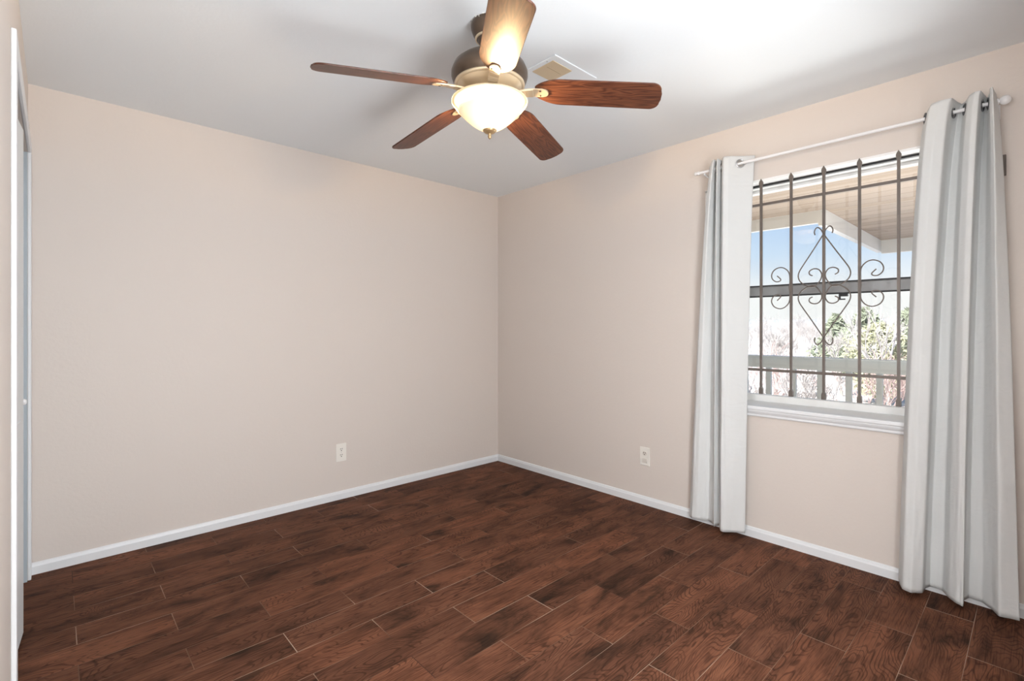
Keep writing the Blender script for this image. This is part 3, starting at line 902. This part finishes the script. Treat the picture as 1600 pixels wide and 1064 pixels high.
def grow(limbs, twigs, rnd, p, d, L, r, depth, maxd, spread=0.55, up=0.12):
    segs = 3
    pts = [p.copy()]; rs = [r]
    q = p.copy(); dd = d.copy()
    for i in range(segs):
        dd = (dd + Vector((rnd.uniform(-1, 1), rnd.uniform(-1, 1), rnd.uniform(-0.6, 1))) * 0.16 + Vector((0, 0, up * 0.4))).normalized()
        q = q + dd * (L / segs)
        pts.append(q.copy()); rs.append(r * (1 - 0.45 * (i + 1) / segs))
    (limbs if depth < 2 else twigs).tube(pts, rs, 5 if depth < 2 else 3, cap=False)
    if depth >= maxd:
        return
    kids = rnd.choice((2, 3, 3)) if depth < maxd - 1 else 3
    for k in range(kids + 1):
        t = rnd.uniform(0.45, 1.0) if k else 1.0
        i0 = min(segs - 1, int(t * segs)); base = pts[i0].lerp(pts[i0 + 1], t * segs - i0)
        side = Vector((rnd.uniform(-1, 1), rnd.uniform(-1, 1), rnd.uniform(-0.3, 0.7))).normalized()
        nd = (dd + side * spread * rnd.uniform(0.8, 1.5)).normalized()
        grow(limbs, twigs, rnd, base, nd, L * rnd.uniform(0.58, 0.80), max(r * 0.55, 0.008), depth + 1, maxd, spread, up)


def bare_tree(name, label, loc, h, seed, tw, maxd=5, spread=0.6, group=None, cat='tree', thick=0.022):
    rnd = random.Random(seed)
    limbs, twigs = MB(), MB()
    grow(limbs, twigs, rnd, Vector((0, 0, -0.1)), Vector((rnd.uniform(-.1, .1), rnd.uniform(-.1, .1), 1)).normalized(), h * 0.36, h * thick, 0, maxd, spread)
    root = empty(name, loc); tag(root, label, cat, group)
    limbs.build('trunk', M['bark'], root); twigs.build('twigs', tw, root)
    return root


def at(u, dist):
    """ground point seen along picture column u at a distance from the camera"""
    a = math.atan2(0.7319, 0.6814) - math.atan((u - 800) / 766.0)
    x = -3.003 + dist * math.cos(a); y = -3.417 + dist * math.sin(a)
    i = min(1, max(0, (x - 3.5) / 160)) ** (1 / 1.6)
    return (x, y, GZ + 1.2 * i ** 1.5 + 0.05)


bare_tree('bare_tree', 'bare pale tree seen just left of the middle grille bar', at(1258, 13), 2.5, 4, M['twig'], 5)
bare_tree('bare_tree', 'bare tree whose branches show beside the curtain at the far end of the window', at(1176, 12), 2.5, 9, M['twig'], 5)
bare_tree('bare_tree', 'slender bare tree with a whitish trunk just left of the last grille bar', at(1390, 21), 3.9, 21, M['twig'], 4, 0.4)
bare_tree('bare_tree', 'twiggy bare tree between the two far grille bars of the window', at(1212, 24), 3.2, 33, M['twig'], 5)
bare_tree('bare_tree', 'twiggy bare tree between the middle grille bar and the next one toward the wide curtain', at(1315, 26), 3.3, 41, M['twig'], 5)

SHRUBS = [('low reddish shrub under the railing near the far end of the window', 1200, 10.2, 0.8),
          ('low reddish shrub below the railing behind the middle grille bars', 1300, 9.4, 0.8),
          ('low reddish shrub below the railing close to the wide curtain', 1408, 8.4, 0.85),
          ('taller reddish shrub above the rail in front of the yellow tree', 1366, 17.2, 2.5),
          ('taller reddish shrub above the rail right of the far curtain', 1188, 19.0, 2.6)]
for i, (lb, u, dd_, h) in enumerate(SHRUBS):
    rnd = random.Random(60 + i)
    q = MB()
    for s in range(9):
        d_ = Vector((rnd.uniform(-1, 1), rnd.uniform(-1, 1), 1.1)).normalized()
        grow(q, q, rnd, Vector((rnd.uniform(-.35, .35), rnd.uniform(-.35, .35), -0.05)), d_, h * 0.42, 0.016, 0, 3, 0.6, 0.1)
    o = q.build('shrub', M['red_twig']); o.location = at(u, dd_)
    tag(o, lb, 'shrub', 'reddish twiggy shrubs beyond the deck')


def leafy(name, label, loc, h, rx, seed, m_, n_, leaf_s, cone, cat='tree', group=None):
    rnd = random.Random(seed)
    root = empty(name, loc); tag(root, label, cat, group)
    MB().tube([(0, 0, -0.1), (0.03 * h * rnd.uniform(-1, 1), 0, h * 0.5), (0, 0, h * 0.92)], [h * 0.025, h * 0.018, h * 0.006], 6).build('trunk', M['bark'], root)
    q = MB()
    for k_ in range(n_):
        t = rnd.random() ** 0.8
        z = h * (0.08 + 0.92 * t)
        if cone: rr = rx * (1 - t) ** 0.75 + 0.06
        else: rr = rx * math.sqrt(max(0.02, 1 - (2 * t - 0.9) ** 2 / 1.25))
        a = rnd.uniform(0, 2 * math.pi); rad = rr * math.sqrt(rnd.random()) * rnd.uniform(0.75, 1.15)
        lump = 1 + 0.25 * mnoise.noise(Vector((math.cos(a) * 1.5, math.sin(a) * 1.5, z * 1.2 + seed)))
        c_ = Vector((rad * lump * math.cos(a), rad * lump * math.sin(a), z))
        s_ = leaf_s * rnd.uniform(0.6, 1.4)
        u_ = Vector((rnd.uniform(-1, 1), rnd.uniform(-1, 1), rnd.uniform(-1, 1))).normalized()
        w_ = u_.orthogonal().normalized()
        vs = [q.bm.verts.new(c_ + u_ * s_), q.bm.verts.new(c_ + w_ * s_ * 0.45), q.bm.verts.new(c_ - u_ * s_), q.bm.verts.new(c_ - w_ * s_ * 0.45)]
        q.bm.faces.new(vs)
    q.build('crown', m_, root)
    return root


leafy('evergreen_tree', 'evergreen rising behind the yellow tree, between the last two grille bars in view', at(1352, 33), 3.9, 2.1, 3, M['evergreen'], 2600, 0.17, True)
leafy('evergreen_tree', 'evergreen beside the wide curtain, right of the last grille bar', at(1421, 27), 3.7, 1.3, 5, M['evergreen'], 2400, 0.15, True)
leafy('evergreen_tree', 'rounded evergreen seen through the right side of the lower diamond scroll', at(1306, 40), 3.7, 1.8, 8, M['evergreen'], 2200, 0.18, True)
leafy('leafy_tree', 'yellowish rounded tree standing in front of the evergreens', at(1374, 24), 3.1, 1.15, 12, M['willow'], 2600, 0.10, False)

# far belt of bare woods that nobody could count
q = MB(); rnd = random.Random(77)
for k in range(85):
    loc = Vector(at(rnd.uniform(1120, 1480), rnd.uniform(48, 74)))
    h = rnd.uniform(2.9, 4.4)
    grow(q, q, rnd, loc, Vector((rnd.uniform(-.15, .15), rnd.uniform(-.15, .15), 1)).normalized(), h * 0.36, h * 0.013, 0, 4, 0.65, 0.12)
wd = q.build('woods', M['twig'])
tag(wd, 'far belt of bare pale woods along the foot of the hill', 'woods', kind='stuff')
